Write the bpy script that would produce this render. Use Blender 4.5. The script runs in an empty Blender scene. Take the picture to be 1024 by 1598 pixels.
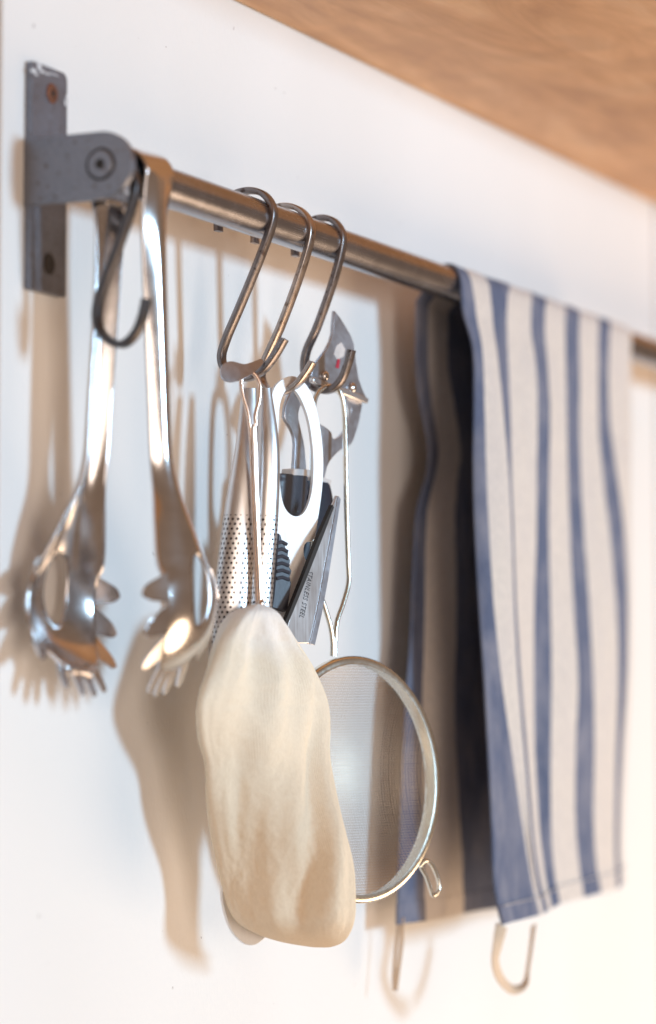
import bpy, bmesh, math, random
from mathutils import Vector, Matrix
random.seed(4)
SC = bpy.context.scene
COL = SC.collection

# ------------------------------------------------------------------ camera
# world frame: X runs along the rail (away from the viewer), -Y points out of the wall into the
# room (the wall face is Y = 0), Z is up, Z = 0 on the axis of the rail.  Units are metres.
GAP = 0.0435                      # rail axis to wall
FPX = 4450.0
PITCH, YAW = math.radians(4.0), math.radians(25.66)
FW = Vector((math.cos(PITCH)*math.cos(YAW), math.cos(PITCH)*math.sin(YAW), math.sin(PITCH)))
RT = Vector((math.sin(YAW), -math.cos(YAW), 0.0))
UP = RT.cross(FW)
def ray(x, y): return FW + RT*((x-512)/FPX) - UP*((y-799)/FPX)
CAM = Vector((0, -GAP, 0)) - 1.376*ray(157, 257)
cd = bpy.data.cameras.new("camera")
cam = bpy.data.objects.new("camera", cd); COL.objects.link(cam)
M = Matrix((RT, UP, -FW)).transposed().to_4x4(); M.translation = CAM
cam.matrix_world = M
cd.sensor_fit = 'VERTICAL'; cd.sensor_height = 36; cd.sensor_width = 36
cd.lens = 36*FPX/1598
cd.clip_start = 0.05; cd.clip_end = 50
cd.dof.use_dof = True; cd.dof.focus_distance = 1.545; cd.dof.aperture_fstop = 3.5
SC.camera = cam

# ------------------------------------------------------------------ world, lamps, exposure
w = bpy.data.worlds.new("World"); SC.world = w; w.use_nodes = True
w.node_tree.nodes["Background"].inputs[0].default_value = (0.52, 0.345, 0.235, 1)
w.node_tree.nodes["Background"].inputs[1].default_value = 0.48
def lamp(name, loc, target, sx, sy, power, color, shape='RECTANGLE'):
    l = bpy.data.lights.new(name, 'AREA'); l.shape = shape; l.size = sx; l.size_y = sy
    l.energy = power; l.color = color
    o = bpy.data.objects.new(name, l); COL.objects.link(o)
    o.location = loc
    o.rotation_euler = (Vector(target)-Vector(loc)).to_track_quat('-Z', 'Y').to_euler()
lamp("window_light", (0.48, -2.5, 0.06), (0.25, 0, -0.1), 0.36, 0.42, 45, (0.49, 0.76, 1.0))
lamp("warm_room_light", (1.3, -0.85, -1.0), (0.8, 0, -0.45), 0.9, 0.9, 13.5, (1.0, 0.72, 0.48), 'ELLIPSE')
lamp("soft_fill_light", (-1.2, -2.35, -0.4), (0.2, -.05, -0.25), 1.3, 1.6, 21, (1.0, 0.84, 0.71), 'ELLIPSE')  # added fill from the viewer's left, brightens the bag and steel
vs = SC.view_settings
vs.view_transform = 'Standard'; vs.look = 'None'; vs.exposure = 0.06; vs.gamma = 1.0; vs.use_curve_mapping = False

# ------------------------------------------------------------------ placing helpers
def at(x, y, d):                  # the point seen at (x, y) that stands d metres off the wall
    r = ray(x, y); return CAM + r*((-d-CAM.y)/r.y)
def onplane(x, y, o, n):
    r = ray(x, y); n = Vector(n); return CAM + r*((Vector(o)-CAM).dot(n)/r.dot(n))
def yawn(a, lean=0.0):            # unit normal turned a degrees from "straight out of the wall" to the viewer
    a = math.radians(a); l = math.radians(lean)
    return Vector((-math.sin(a)*math.cos(l), -math.cos(a)*math.cos(l), math.sin(l)))
def crom(pts, n=8, closed=False):
    P = [Vector(p) for p in pts]; out = []; N = len(P)
    rng = N if closed else N-1
    for i in range(rng):
        g = lambda k: P[k % N] if closed else P[max(0, min(N-1, k))]
        p0, p1, p2, p3 = g(i-1), g(i), g(i+1), g(i+2)
        for k in range(n):
            t = k/n
            out.append(0.5*((2*p1)+(p2-p0)*t+(2*p0-5*p1+4*p2-p3)*t*t+(3*p1-p0-3*p2+p3)*t**3))
    if not closed: out.append(P[-1].copy())
    return out
def lerp_tab(tab, x):
    if x <= tab[0][0]: return tab[0][1]
    for (a, b), (c, e) in zip(tab, tab[1:]):
        if x <= c: return b+(e-b)*(x-a)/(c-a)
    return tab[-1][1]
def sm_tab(tab, x):               # smooth (monotone-ish cubic) table
    if x <= tab[0][0]: return tab[0][1]
    if x >= tab[-1][0]: return tab[-1][1]
    for i in range(len(tab)-1):
        if x <= tab[i+1][0]:
            x0, y0 = tab[i]; x1, y1 = tab[i+1]
            m = lambda k: 0.0 if k <= 0 or k >= len(tab)-1 else (tab[k+1][1]-tab[k-1][1])/(tab[k+1][0]-tab[k-1][0])
            h = x1-x0; t = (x-x0)/h
            return (2*t**3-3*t*t+1)*y0+(t**3-2*t*t+t)*h*m(i)+(-2*t**3+3*t*t)*y1+(t**3-t*t)*h*m(i+1)

# ------------------------------------------------------------------ object helpers
def thing(name, label, cat, loc, group=None):
    o = bpy.data.objects.new(name, None); COL.objects.link(o)
    o.empty_display_size = 0.02; o.location = loc
    o['label'] = label; o['category'] = cat
    if group: o['group'] = group
    return o
def base_of(o):
    while o.parent: o = o.parent
    return o.location.copy()
def obj(name, bm, mat, parent=None, smooth=35, label=None, kind=None, bevel=None, local=False, solid=None, sub=0):
    me = bpy.data.meshes.new(name)
    bmesh.ops.recalc_face_normals(bm, faces=bm.faces)
    bm.to_mesh(me); bm.free()
    if mat: me.materials.append(mat)
    if parent is not None and not local: me.transform(Matrix.Translation(-base_of(parent)))
    if smooth:
        for p in me.polygons: p.use_smooth = True
        me.set_sharp_from_angle(angle=math.radians(smooth))
    o = bpy.data.objects.new(name, me); COL.objects.link(o)
    if parent is not None: o.parent = parent
    if label: o['label'] = label
    if kind: o['kind'] = kind
    if solid:
        m = o.modifiers.new('solid', 'SOLIDIFY'); m.thickness = solid; m.offset = 0
    if bevel:
        m = o.modifiers.new('bevel', 'BEVEL'); m.width = bevel; m.segments = 2; m.limit_method = 'ANGLE'; m.angle_limit = math.radians(40)
    if sub:
        m = o.modifiers.new('sub', 'SUBSURF'); m.levels = sub; m.render_levels = sub
    return o
def box(bm, x0, x1, y0, y1, z0, z1):
    v = [bm.verts.new((x, y, z)) for x in (x0, x1) for y in (y0, y1) for z in (z0, z1)]
    for f in ((0,1,3,2), (4,6,7,5), (0,4,5,1), (2,3,7,6), (0,2,6,4), (1,5,7,3)): bm.faces.new([v[i] for i in f])
def loft(bm, rings, closed=True, caps=True):
    R = [[bm.verts.new(p) for p in r] for r in rings]; n = len(rings[0])
    for a, b in zip(R, R[1:]):
        for i in range(n if closed else n-1):
            bm.faces.new((a[i], a[(i+1) % n], b[(i+1) % n], b[i]))
    if caps and closed:
        bm.faces.new(R[0][::-1]); bm.faces.new(R[-1])
    return R
def tube(bm, pts, r, n=10, caps=True, ref=None):
    pts = [Vector(p) for p in pts]; rings = []; nrm = None
    for i, p in enumerate(pts):
        t = (pts[min(i+1, len(pts)-1)]-pts[max(i-1, 0)]).normalized()
        if nrm is None:
            a = Vector(ref) if ref else (Vector((0, 0, 1)) if abs(t.z) < .9 else Vector((1, 0, 0)))
            nrm = (a-t*a.dot(t)).normalized()
        else: nrm = (nrm-t*nrm.dot(t)).normalized()
        b = t.cross(nrm); rr = r(i/(len(pts)-1)) if callable(r) else r
        rings.append([p+(nrm*math.cos(2*math.pi*k/n)+b*math.sin(2*math.pi*k/n))*rr for k in range(n)])
    loft(bm, rings, True, caps)
def ring_tube(bm, pts, r, n=8):
    pts = [Vector(p) for p in pts]; N = len(pts); c = sum(pts, Vector())/N; rings = []
    for i in range(N):
        t = (pts[(i+1) % N]-pts[i-1]).normalized(); o = pts[i]-c; o = (o-t*o.dot(t)).normalized(); b = t.cross(o)
        rings.append([pts[i]+(o*math.cos(2*math.pi*k/n)+b*math.sin(2*math.pi*k/n))*r for k in range(n)])
    loft(bm, rings+[rings[0]], True, False)
    bmesh.ops.remove_doubles(bm, verts=bm.verts, dist=1e-7)
def strip(bm, pts, side, wd, th, rnd=0.25):   # flat bar swept along pts; side = axis of its width (func or vector)
    pts = [Vector(p) for p in pts]; rings = []; L = len(pts)-1
    for i, p in enumerate(pts):
        t = (pts[min(i+1, L)]-pts[max(i-1, 0)]).normalized()
        s = Vector(side(i/L)) if callable(side) else Vector(side)
        s = (s-t*s.dot(t)).normalized(); b = t.cross(s)
        W = (wd(i/L) if callable(wd) else wd)/2; T = (th(i/L) if callable(th) else th)/2
        c = min(W, T)*rnd*2
        sec = ((W, T-c), (W-c*.3, T-c*.3), (W-c, T), (-W+c, T), (-W+c*.3, T-c*.3), (-W, T-c), (-W, -T+c), (-W+c*.3, -T+c*.3), (-W+c, -T), (W-c, -T), (W-c*.3, -T+c*.3), (W, -T+c))
        rings.append([p+s*x+b*y for x, y in sec])
    loft(bm, rings)
def plate(bm, outline, normal, th, holes=()):  # planar outline with holes -> slab of thickness th, centred
    n = Vector(normal).normalized(); es = []
    for loop in [outline]+list(holes):
        vs_ = [bm.verts.new(Vector(p)-n*(th/2)) for p in loop]
        es += [bm.edges.new((vs_[i], vs_[(i+1) % len(vs_)])) for i in range(len(vs_))]
    r = bmesh.ops.triangle_fill(bm, edges=es, use_beauty=True, use_dissolve=False)
    fs = [g for g in r['geom'] if isinstance(g, bmesh.types.BMFace)]
    e = bmesh.ops.extrude_face_region(bm, geom=fs)
    bmesh.ops.translate(bm, verts=[g for g in e['geom'] if isinstance(g, bmesh.types.BMVert)], vec=n*th)
def disc(bm, c, axis, prof, n=28):             # lathe: prof = [(r, h)...] along axis from c
    a = Vector(axis).normalized(); s = a.orthogonal().normalized(); b = a.cross(s); c = Vector(c)
    rings = [[c+a*h+(s*math.cos(2*math.pi*k/n)+b*math.sin(2*math.pi*k/n))*r for k in range(n)] for r, h in prof]
    loft(bm, rings)

# ------------------------------------------------------------------ materials
def newmat(name):
    m = bpy.data.materials.new(name); m.use_nodes = True
    nt = m.node_tree; b = nt.nodes['Principled BSDF']; return m, nt, b
def N(nt, t, **kw):
    n = nt.nodes.new(t)
    for k, v in kw.items():
        if k in n.inputs: n.inputs[k].default_value = v
        else: setattr(n, k, v)
    return n
def coords(nt, scale=(1, 1, 1), src='Object', rot=(0, 0, 0)):
    c = N(nt, 'ShaderNodeTexCoord'); mp = N(nt, 'ShaderNodeMapping')
    mp.inputs['Scale'].default_value = scale; mp.inputs['Rotation'].default_value = rot
    nt.links.new(c.outputs[src], mp.inputs[0]); return mp.outputs[0]
def ramp(nt, fac, stops, mode='LINEAR'):
    r = N(nt, 'ShaderNodeValToRGB'); cr = r.color_ramp; cr.interpolation = mode
    while len(cr.elements) > 1: cr.elements.remove(cr.elements[-1])
    cr.elements[0].position = stops[0][0]; cr.elements[0].color = (*stops[0][1], 1)
    for p, c in stops[1:]:
        e = cr.elements.new(p); e.color = (*c, 1)
    nt.links.new(fac, r.inputs[0]); return r.outputs[0]
def metal(name, col, rough, scale=(60, 60, 60), var=0.08, bump=0.05, aniso=0.0, metallic=1.0, spots=None):
    m, nt, b = newmat(name)
    v = coords(nt, scale)
    n1 = N(nt, 'ShaderNodeTexNoise', Scale=4.0, Detail=6.0, Roughness=0.65); nt.links.new(v, n1.inputs[0])
    n2 = N(nt, 'ShaderNodeTexNoise', Scale=1.0, Detail=3.0); nt.links.new(coords(nt, (40, 40, 40)), n2.inputs[0])
    lo = tuple(c*(1-2.2*var) for c in col); hi = tuple(min(1, c*(1+1.2*var)) for c in col)
    mixf = N(nt, 'ShaderNodeMath', operation='ADD'); nt.links.new(n1.outputs[0], mixf.inputs[0]); nt.links.new(n2.outputs[0], mixf.inputs[1])
    half = N(nt, 'ShaderNodeMath', operation='MULTIPLY'); nt.links.new(mixf.outputs[0], half.inputs[0]); half.inputs[1].default_value = .5
    c_ = ramp(nt, half.outputs[0], [(0.3, lo), (0.7, hi)])
    if spots:
        n3 = N(nt, 'ShaderNodeTexNoise', Scale=1.0, Detail=4.0); nt.links.new(coords(nt, (260, 260, 260)), n3.inputs[0])
        k = ramp(nt, n3.outputs[0], [(0.60, (0, 0, 0)), (0.70, (1, 1, 1))])
        mx = N(nt, 'ShaderNodeMix', data_type='RGBA'); nt.links.new(k, mx.inputs[0]); nt.links.new(c_, mx.inputs[6]); mx.inputs[7].default_value = (*spots, 1)
        c_ = mx.outputs[2]
    nt.links.new(c_, b.inputs['Base Color'])
    mr = N(nt, 'ShaderNodeMapRange'); mr.inputs[1].default_value = .3; mr.inputs[2].default_value = .7
    mr.inputs[3].default_value = rough*.8; mr.inputs[4].default_value = rough*1.25
    nt.links.new(half.outputs[0], mr.inputs[0]); nt.links.new(mr.outputs[0], b.inputs['Roughness'])
    b.inputs['Metallic'].default_value = metallic
    if aniso: b.inputs['Anisotropic'].default_value = aniso
    bp = N(nt, 'ShaderNodeBump', Strength=bump, Distance=0.0006); nt.links.new(n1.outputs[0], bp.inputs['Height'])
    nt.links.new(bp.outputs[0], b.inputs['Normal'])
    return m
def plain(name, col, rough, bump=0.1, scale=300, var=.08, metallic=0):
    m, nt, b = newmat(name)
    n1 = N(nt, 'ShaderNodeTexNoise', Scale=float(scale), Detail=5.0); nt.links.new(coords(nt), n1.inputs[0])
    nt.links.new(ramp(nt, n1.outputs[0], [(0.3, tuple(c*(1-var) for c in col)), (0.7, tuple(min(1, c*(1+var)) for c in col))]), b.inputs['Base Color'])
    b.inputs['Roughness'].default_value = rough; b.inputs['Metallic'].default_value = metallic
    bp = N(nt, 'ShaderNodeBump', Strength=bump, Distance=0.0005); nt.links.new(n1.outputs[0], bp.inputs['Height']); nt.links.new(bp.outputs[0], b.inputs['Normal'])
    return m
MT = {}
MT['rail'] = metal('brushed_rail_steel', (.36, .355, .385), .25, (6, 500, 500), .07, .05)
MT['bracket'] = metal('grey_bracket_steel', (.225, .238, .28), .42, (90, 90, 90), .12, .14, metallic=.75, spots=(.14, .12, .12))
MT['hook'] = metal('dark_hook_steel', (.26, .235, .235), .33, (120, 120, 30), .18, .12, spots=(.10, .075, .07))
MT['bright_hook'] = metal('bright_hook_steel', (.46, .40, .37), .30, (120, 120, 30), .18, .12, spots=(.2, .14, .11))
MT['black_hook'] = metal('blackened_hook_steel', (.10, .095, .10), .36, (120, 120, 30), .18, .12)
MT['chrome'] = metal('polished_steel', (.66, .64, .645), .18, (14, 14, 40), .06, .03)
MT['satin'] = metal('satin_steel', (.70, .685, .69), .33, (160, 160, 12), .07, .06)
MT['matt'] = metal('matt_pale_steel', (.88, .88, .88), .48, (160, 160, 12), .03, .04, metallic=.3)
MT['cast'] = metal('zinc_grey_steel', (.52, .54, .60), .34, (70, 70, 70), .08, .08)
MT['wire'] = metal('tinned_wire', (.80, .78, .70), .2, (80, 80, 80), .06, .03)
MT['copper'] = metal('coppery_wire', (.74, .56, .46), .22, (80, 80, 80), .14, .05)
MT['rust'] = metal('rusty_screw_steel', (.24, .09, .045), .55, (300, 300, 300), .3, .4, metallic=.4)
MT['hole'] = plain('dark_recess', (.012, .009, .008), .6)  # near-black colour stands for shade inside recesses; also on other dark parts
MT['grip'] = plain('navy_grip_rubber', (.010, .016, .034), .42, .12, 500)
MT['ridged'] = plain('charcoal_ridged_rubber', (.05, .055, .075), .42, .12, 500)
MT['collar'] = plain('white_plastic_collar', (.62, .60, .60), .4)
MT['red'] = plain('red_print', (.45, .02, .05), .5)
MT['print'] = plain('etched_lettering', (.03, .03, .035), .6)
MT['splash'] = plain('white_paint_splash', (.72, .73, .75), .6)
MT['tape'] = plain('tan_cotton_tape', (.70, .53, .38), .9, .4, 700)

def wall_mat():
    m, nt, b = newmat('painted_white_board')
    n1 = N(nt, 'ShaderNodeTexNoise', Scale=3.0, Detail=3.0); nt.links.new(coords(nt, (1, 1, .35)), n1.inputs[0])
    c1 = ramp(nt, n1.outputs[0], [(.3, (.775, .765, .75)), (.7, (.85, .845, .835))])
    n2 = N(nt, 'ShaderNodeTexNoise', Scale=170.0, Detail=1.0); nt.links.new(coords(nt), n2.inputs[0])
    k = ramp(nt, n2.outputs[0], [(.765, (0, 0, 0)), (.79, (.55, .55, .55))])
    mx = N(nt, 'ShaderNodeMix', data_type='RGBA'); nt.links.new(k, mx.inputs[0]); nt.links.new(c1, mx.inputs[6]); mx.inputs[7].default_value = (.30, .26, .25, 1)
    nt.links.new(mx.outputs[2], b.inputs['Base Color'])
    b.inputs['Roughness'].default_value = .5; b.inputs['Specular IOR Level'].default_value = .3
    n3 = N(nt, 'ShaderNodeTexNoise', Scale=420.0, Detail=4.0); nt.links.new(coords(nt, (1, 1, .5)), n3.inputs[0])
    bp = N(nt, 'ShaderNodeBump', Strength=.28, Distance=.0010); nt.links.new(n3.outputs[0], bp.inputs['Height']); nt.links.new(bp.outputs[0], b.inputs['Normal'])
    return m
MT['wall'] = wall_mat()
def wood_mat():
    m, nt, b = newmat('warm_plywood')
    v = coords(nt, (3.4, 15, 12), rot=(0, 0, math.radians(-14)))
    n1 = N(nt, 'ShaderNodeTexNoise', Scale=1.6, Detail=7.0, Roughness=.6, Distortion=1.2); nt.links.new(v, n1.inputs[0])
    v2 = coords(nt, (22, 240, 100), rot=(0, 0, math.radians(-14)))
    n2 = N(nt, 'ShaderNodeTexNoise', Scale=1.5, Detail=5.0); nt.links.new(v2, n2.inputs[0])
    v3 = coords(nt, (1, 1, 1))
    n3 = N(nt, 'ShaderNodeTexNoise', Scale=14.0, Detail=4.0, Distortion=1.5); nt.links.new(v3, n3.inputs[0])
    c1 = ramp(nt, n1.outputs[0], [(.22, (.43, .20, .065)), (.42, (.58, .295, .11)), (.55, (.68, .37, .155)), (.75, (.80, .50, .26))])
    c2 = ramp(nt, n2.outputs[0], [(.3, (.92, .90, .88)), (.6, (1, 1, 1))])
    c3 = ramp(nt, n3.outputs[0], [(.35, (.82, .8, .8)), (.65, (1.0, 1.0, 1.0))])
    mx = N(nt, 'ShaderNodeMix', data_type='RGBA', blend_type='MULTIPLY'); mx.inputs[0].default_value = .6
    nt.links.new(c1, mx.inputs[6]); nt.links.new(c2, mx.inputs[7])
    m2 = N(nt, 'ShaderNodeMix', data_type='RGBA', blend_type='MULTIPLY'); m2.inputs[0].default_value = .8
    nt.links.new(mx.outputs[2], m2.inputs[6]); nt.links.new(c3, m2.inputs[7])
    nt.links.new(m2.outputs[2], b.inputs['Base Color']); b.inputs['Roughness'].default_value = .45
    bp = N(nt, 'ShaderNodeBump', Strength=.15, Distance=.0006); nt.links.new(n2.outputs[0], bp.inputs['Height']); nt.links.new(bp.outputs[0], b.inputs['Normal'])
    return m
MT['wood'] = wood_mat()
def weave(nt, v, sx, sy):          # plain weave height from UV
    wv = []
    for ax, s in (('X', sx), ('Y', sy)):
        t = N(nt, 'ShaderNodeTexWave', wave_type='BANDS', bands_direction=ax, Scale=float(s), Distortion=.6); t.inputs['Detail'].default_value = 1
        nt.links.new(v, t.inputs[0]); wv.append(t.outputs['Fac'])
    a = N(nt, 'ShaderNodeMath', operation='MULTIPLY'); nt.links.new(wv[0], a.inputs[0]); nt.links.new(wv[1], a.inputs[1])
    return a.outputs[0]
def cotton_mat():
    m, nt, b = newmat('cream_muslin')
    v = coords(nt, src='UV')
    wv = weave(nt, v, 70, 90)
    n1 = N(nt, 'ShaderNodeTexNoise', Scale=16.0, Detail=4.0); nt.links.new(coords(nt), n1.inputs[0])
    sep = N(nt, 'ShaderNodeSeparateXYZ'); nt.links.new(v, sep.inputs[0])
    ad = N(nt, 'ShaderNodeMath', operation='MULTIPLY_ADD'); nt.links.new(n1.outputs[0], ad.inputs[0]); ad.inputs[1].default_value = .34; nt.links.new(sep.outputs[1], ad.inputs[2])
    # tea-coloured staining: strongest in the lower half, washed out near the tied top
    c1 = ramp(nt, ad.outputs[0], [(.2, (.98, .96, .93)), (.34, (.98, .895, .74)), (.7, (.98, .84, .65)), (1.0, (.98, .815, .61))])
    ng = N(nt, 'ShaderNodeTexNoise', Scale=1.0, Detail=5.0, Roughness=.75); nt.links.new(coords(nt, (700, 700, 420)), ng.inputs[0])
    mg = N(nt, 'ShaderNodeMix', data_type='RGBA', blend_type='MULTIPLY'); mg.inputs[0].default_value = 1
    nt.links.new(c1, mg.inputs[6]); nt.links.new(ramp(nt, ng.outputs[0], [(.32, (.92, .90, .88)), (.6, (1, 1, 1))]), mg.inputs[7])
    c1 = mg.outputs[2]
    nt.links.new(c1, b.inputs['Base Color']); b.inputs['Roughness'].default_value = .95
    b.inputs['Specular IOR Level'].default_value = .15
    try: b.inputs['Sheen Weight'].default_value = .0
    except Exception: pass
    n2 = N(nt, 'ShaderNodeTexNoise', Scale=1.0, Detail=5.0, Roughness=.7); nt.links.new(coords(nt, (420, 420, 330)), n2.inputs[0])
    am = N(nt, 'ShaderNodeMath', operation='MULTIPLY_ADD'); nt.links.new(n2.outputs[0], am.inputs[0]); am.inputs[1].default_value = .8; nt.links.new(wv, am.inputs[2])
    bp = N(nt, 'ShaderNodeBump', Strength=.45, Distance=.0006); nt.links.new(am.outputs[0], bp.inputs['Height']); nt.links.new(bp.outputs[0], b.inputs['Normal'])
    tr = N(nt, 'ShaderNodeBsdfTranslucent'); tr.inputs[0].default_value = (.95, .74, .48, 1)
    ms = N(nt, 'ShaderNodeMixShader'); ms.inputs[0].default_value = .12
    nt.links.new(b.outputs[0], ms.inputs[1]); nt.links.new(tr.outputs[0], ms.inputs[2])
    nt.links.new(ms.outputs[0], nt.nodes['Material Output'].inputs[0])
    return m
MT['muslin'] = cotton_mat()
def towel_mat():
    m, nt, b = newmat('striped_linen')
    v = coords(nt, src='UV'); sep = N(nt, 'ShaderNodeSeparateXYZ'); nt.links.new(v, sep.inputs[0])
    n0 = N(nt, 'ShaderNodeTexNoise', Scale=60.0, Detail=2.0); nt.links.new(v, n0.inputs[0])
    jit = N(nt, 'ShaderNodeMath', operation='MULTIPLY_ADD'); nt.links.new(n0.outputs[0], jit.inputs[0]); jit.inputs[1].default_value = .004; nt.links.new(sep.outputs[0], jit.inputs[2])
    cr, bl = (.82, .745, .675), (.145, .172, .262)
    st = [(0, bl)]
    for k in range(1, 6): st += [(k*.1*2-.1, cr), (k*.2, bl)]       # units: 0.1 = one band
    st = [(0.0, bl), (0.1, cr), (0.2, bl), (0.3, cr), (0.4, bl), (0.5, cr), (0.6, bl), (0.7, cr), (0.8, bl), (0.9, cr)]
    c1 = ramp(nt, jit.outputs[0], [(p+.002, c) for p, c in st], 'CONSTANT')
    n1 = N(nt, 'ShaderNodeTexNoise', Scale=1.0, Detail=4.0, Roughness=.7); nt.links.new(coords(nt, (900, 900, 200)), n1.inputs[0])
    k = ramp(nt, n1.outputs[0], [(.3, (.62, .63, .66)), (.7, (1, 1, 1))])
    mx = N(nt, 'ShaderNodeMix', data_type='RGBA', blend_type='MULTIPLY'); mx.inputs[0].default_value = .8
    nt.links.new(c1, mx.inputs[6]); nt.links.new(k, mx.inputs[7])
    nf = N(nt, 'ShaderNodeTexNoise', Scale=1.0, Detail=4.0); nt.links.new(coords(nt, (55, 55, 30)), nf.inputs[0])
    fd = N(nt, 'ShaderNodeMix', data_type='RGBA'); nt.links.new(ramp(nt, nf.outputs[0], [(.4, (0, 0, 0)), (.75, (.30, .30, .30))]), fd.inputs[0])
    nt.links.new(mx.outputs[2], fd.inputs[6]); fd.inputs[7].default_value = (.58, .54, .55, 1); mx = fd
    nt.links.new(mx.outputs[2], b.inputs['Base Color']); b.inputs['Roughness'].default_value = .95; b.inputs['Specular IOR Level'].default_value = .12
    bp = N(nt, 'ShaderNodeBump', Strength=.35, Distance=.0006); nt.links.new(n1.outputs[0], bp.inputs['Height']); nt.links.new(bp.outputs[0], b.inputs['Normal'])
    tr = N(nt, 'ShaderNodeBsdfTranslucent'); nt.links.new(mx.outputs[2], tr.inputs[0])
    ms = N(nt, 'ShaderNodeMixShader'); ms.inputs[0].default_value = .08
    nt.links.new(b.outputs[0], ms.inputs[1]); nt.links.new(tr.outputs[0], ms.inputs[2]); nt.links.new(ms.outputs[0], nt.nodes['Material Output'].inputs[0])
    return m
MT['towel'] = towel_mat()
def perforated(name, base, pitch, hole, ystart):
    # punched sheet: shade inside the holes painted as near-black dots on a staggered grid in UV (metres); v below ystart is solid
    m = base.copy(); m.name = name; nt = m.node_tree
    b = nt.nodes['Principled BSDF']
    c = N(nt, 'ShaderNodeTexCoord'); s = N(nt, 'ShaderNodeSeparateXYZ'); nt.links.new(c.outputs['UV'], s.inputs[0])
    def mth(op, a, bb=None, cc=None):
        n = N(nt, 'ShaderNodeMath', operation=op)
        for i, x in enumerate((a, bb, cc)):
            if x is None: continue
            if isinstance(x, (int, float)): n.inputs[i].default_value = x
            else: nt.links.new(x, n.inputs[i])
        return n.outputs[0]
    rowh = pitch*.866
    row = mth('FLOOR', mth('DIVIDE', s.outputs[1], rowh))
    off = mth('MULTIPLY', mth('MODULO', row, 2.0), .5)
    fx = mth('SUBTRACT', mth('FRACT', mth('ADD', mth('DIVIDE', s.outputs[0], pitch), off)), .5)
    fy = mth('MULTIPLY', mth('SUBTRACT', mth('FRACT', mth('DIVIDE', s.outputs[1], rowh)), .5), .866)
    r = mth('SQRT', mth('ADD', mth('MULTIPLY', fx, fx), mth('MULTIPLY', fy, fy)))
    inside = mth('LESS_THAN', r, hole)
    seam = mth('MULTIPLY', mth('GREATER_THAN', mth('ABSOLUTE', s.outputs[0]), .0013), mth('LESS_THAN', mth('ABSOLUTE', s.outputs[0]), .0140))
    fac = mth('MULTIPLY', mth('MULTIPLY', inside, mth('GREATER_THAN', s.outputs[1], ystart)), seam)
    tr = N(nt, 'ShaderNodeBsdfDiffuse'); tr.inputs[0].default_value = (.025, .018, .02, 1); ms = N(nt, 'ShaderNodeMixShader')
    nt.links.new(fac, ms.inputs[0]); nt.links.new(b.outputs[0], ms.inputs[1]); nt.links.new(tr.outputs[0], ms.inputs[2])
    nt.links.new(ms.outputs[0], nt.nodes['Material Output'].inputs[0])
    return m
MT['perf'] = perforated('perforated_steel', MT['satin'], .0030, .235, .069)
MT['gauze'] = metal('gauze_wire', (.72, .64, .55), .32, (200, 200, 200), .10, .0)


# ------------------------------------------------------------------ the setting: wall of painted boards, shelf
XL, XR = at(1, 10, 0).x, at(1023, 430, 0).x
bm = bmesh.new(); box(bm, -.9, 2.2, .022, .04, -.9, .6)
wall = obj('wall', bm, MT['wall'], None, kind='structure')
for x0, x1 in ((-.9, XL-.0022), (XL+.0022, XR-.002), (XR+.004, 2.2)):
    bm = bmesh.new(); box(bm, x0, x1, 0, .0225, -.9, .6)
    obj('wall_panel', bm, MT['wall'], wall, bevel=.0015)
ZS = at(700, 163.5, 0).z
sh = thing('wooden_shelf', 'brown plywood shelf seen from below along the top of the white wall', 'shelf', (.6, -.001, ZS))
bm = bmesh.new(); box(bm, -.5, 1.9, -.30, -.0012, ZS, ZS+.022)
obj('shelf_board', bm, MT['wood'], sh, bevel=.001)

# ------------------------------------------------------------------ rail with bracket
rail = thing('utensil_rail', 'brushed steel rail on a grey metal wall bracket', 'rail', (0, 0, 0))
bm = bmesh.new(); ax = Vector((1, 0, 0))
disc(bm, (.0038, -GAP, 0), (1, 0, 0), [(.0098, 0), (.010, .0004)]+[(.010, .0004+.0116*k) for k in range(1, 100)], n=48)
obj('rail_bar', bm, MT['rail'], rail, smooth=40)
# plate on the wall
PT, PB = at(40, 96, 0).z, at(38, 452, 0).z
x0p, x1p = .0009, at(103, 250, .0035).x
bm = bmesh.new()
pts = []
for cx, cz, a0, r in ((x1p-.004, PT-.004, 0, .004), (x0p+.001, PT-.001, 90, .001), (x0p+.001, PB+.001, 180, .001), (x1p-.002, PB+.002, 270, .002)):
    for k in range(5):
        a = math.radians(a0+k*22.5); pts.append((cx+r*math.cos(a), -.00205, cz+r*math.sin(a)))
plate(bm, pts, (0, -1, 0), .0039)
pl = obj('wall_plate', bm, MT['bracket'], rail, bevel=.0007)
def screw(px, py, mat, slot):
    c = at(px, py, .0041); c.y = -.0039
    bm = bmesh.new(); disc(bm, c, (0, -1, 0), [(.0051, -.0012), (.0051, .0004), (.0045, .0010), (.0036, .0012), (.0034, .0009), (.0012, .0009)], 26)
    s = obj('screw', bm, mat, pl, smooth=30)
    bm = bmesh.new()
    for a in (20, 110):
        ca, sa = math.cos(math.radians(a)), math.sin(math.radians(a)); l, h = .0027, .0007
        q = [(-l, -h), (l, -h), (l, h), (-l, h)]
        plate(bm, [(c.x+u*ca-v*sa, c.y-.00105-(a*.000001), c.z+u*sa+v*ca) for u, v in q], (0, -1, 0), .0004)
    return s, bm
s1, b1 = screw(81, 146, MT['rust'], 1); b1.free()
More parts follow.
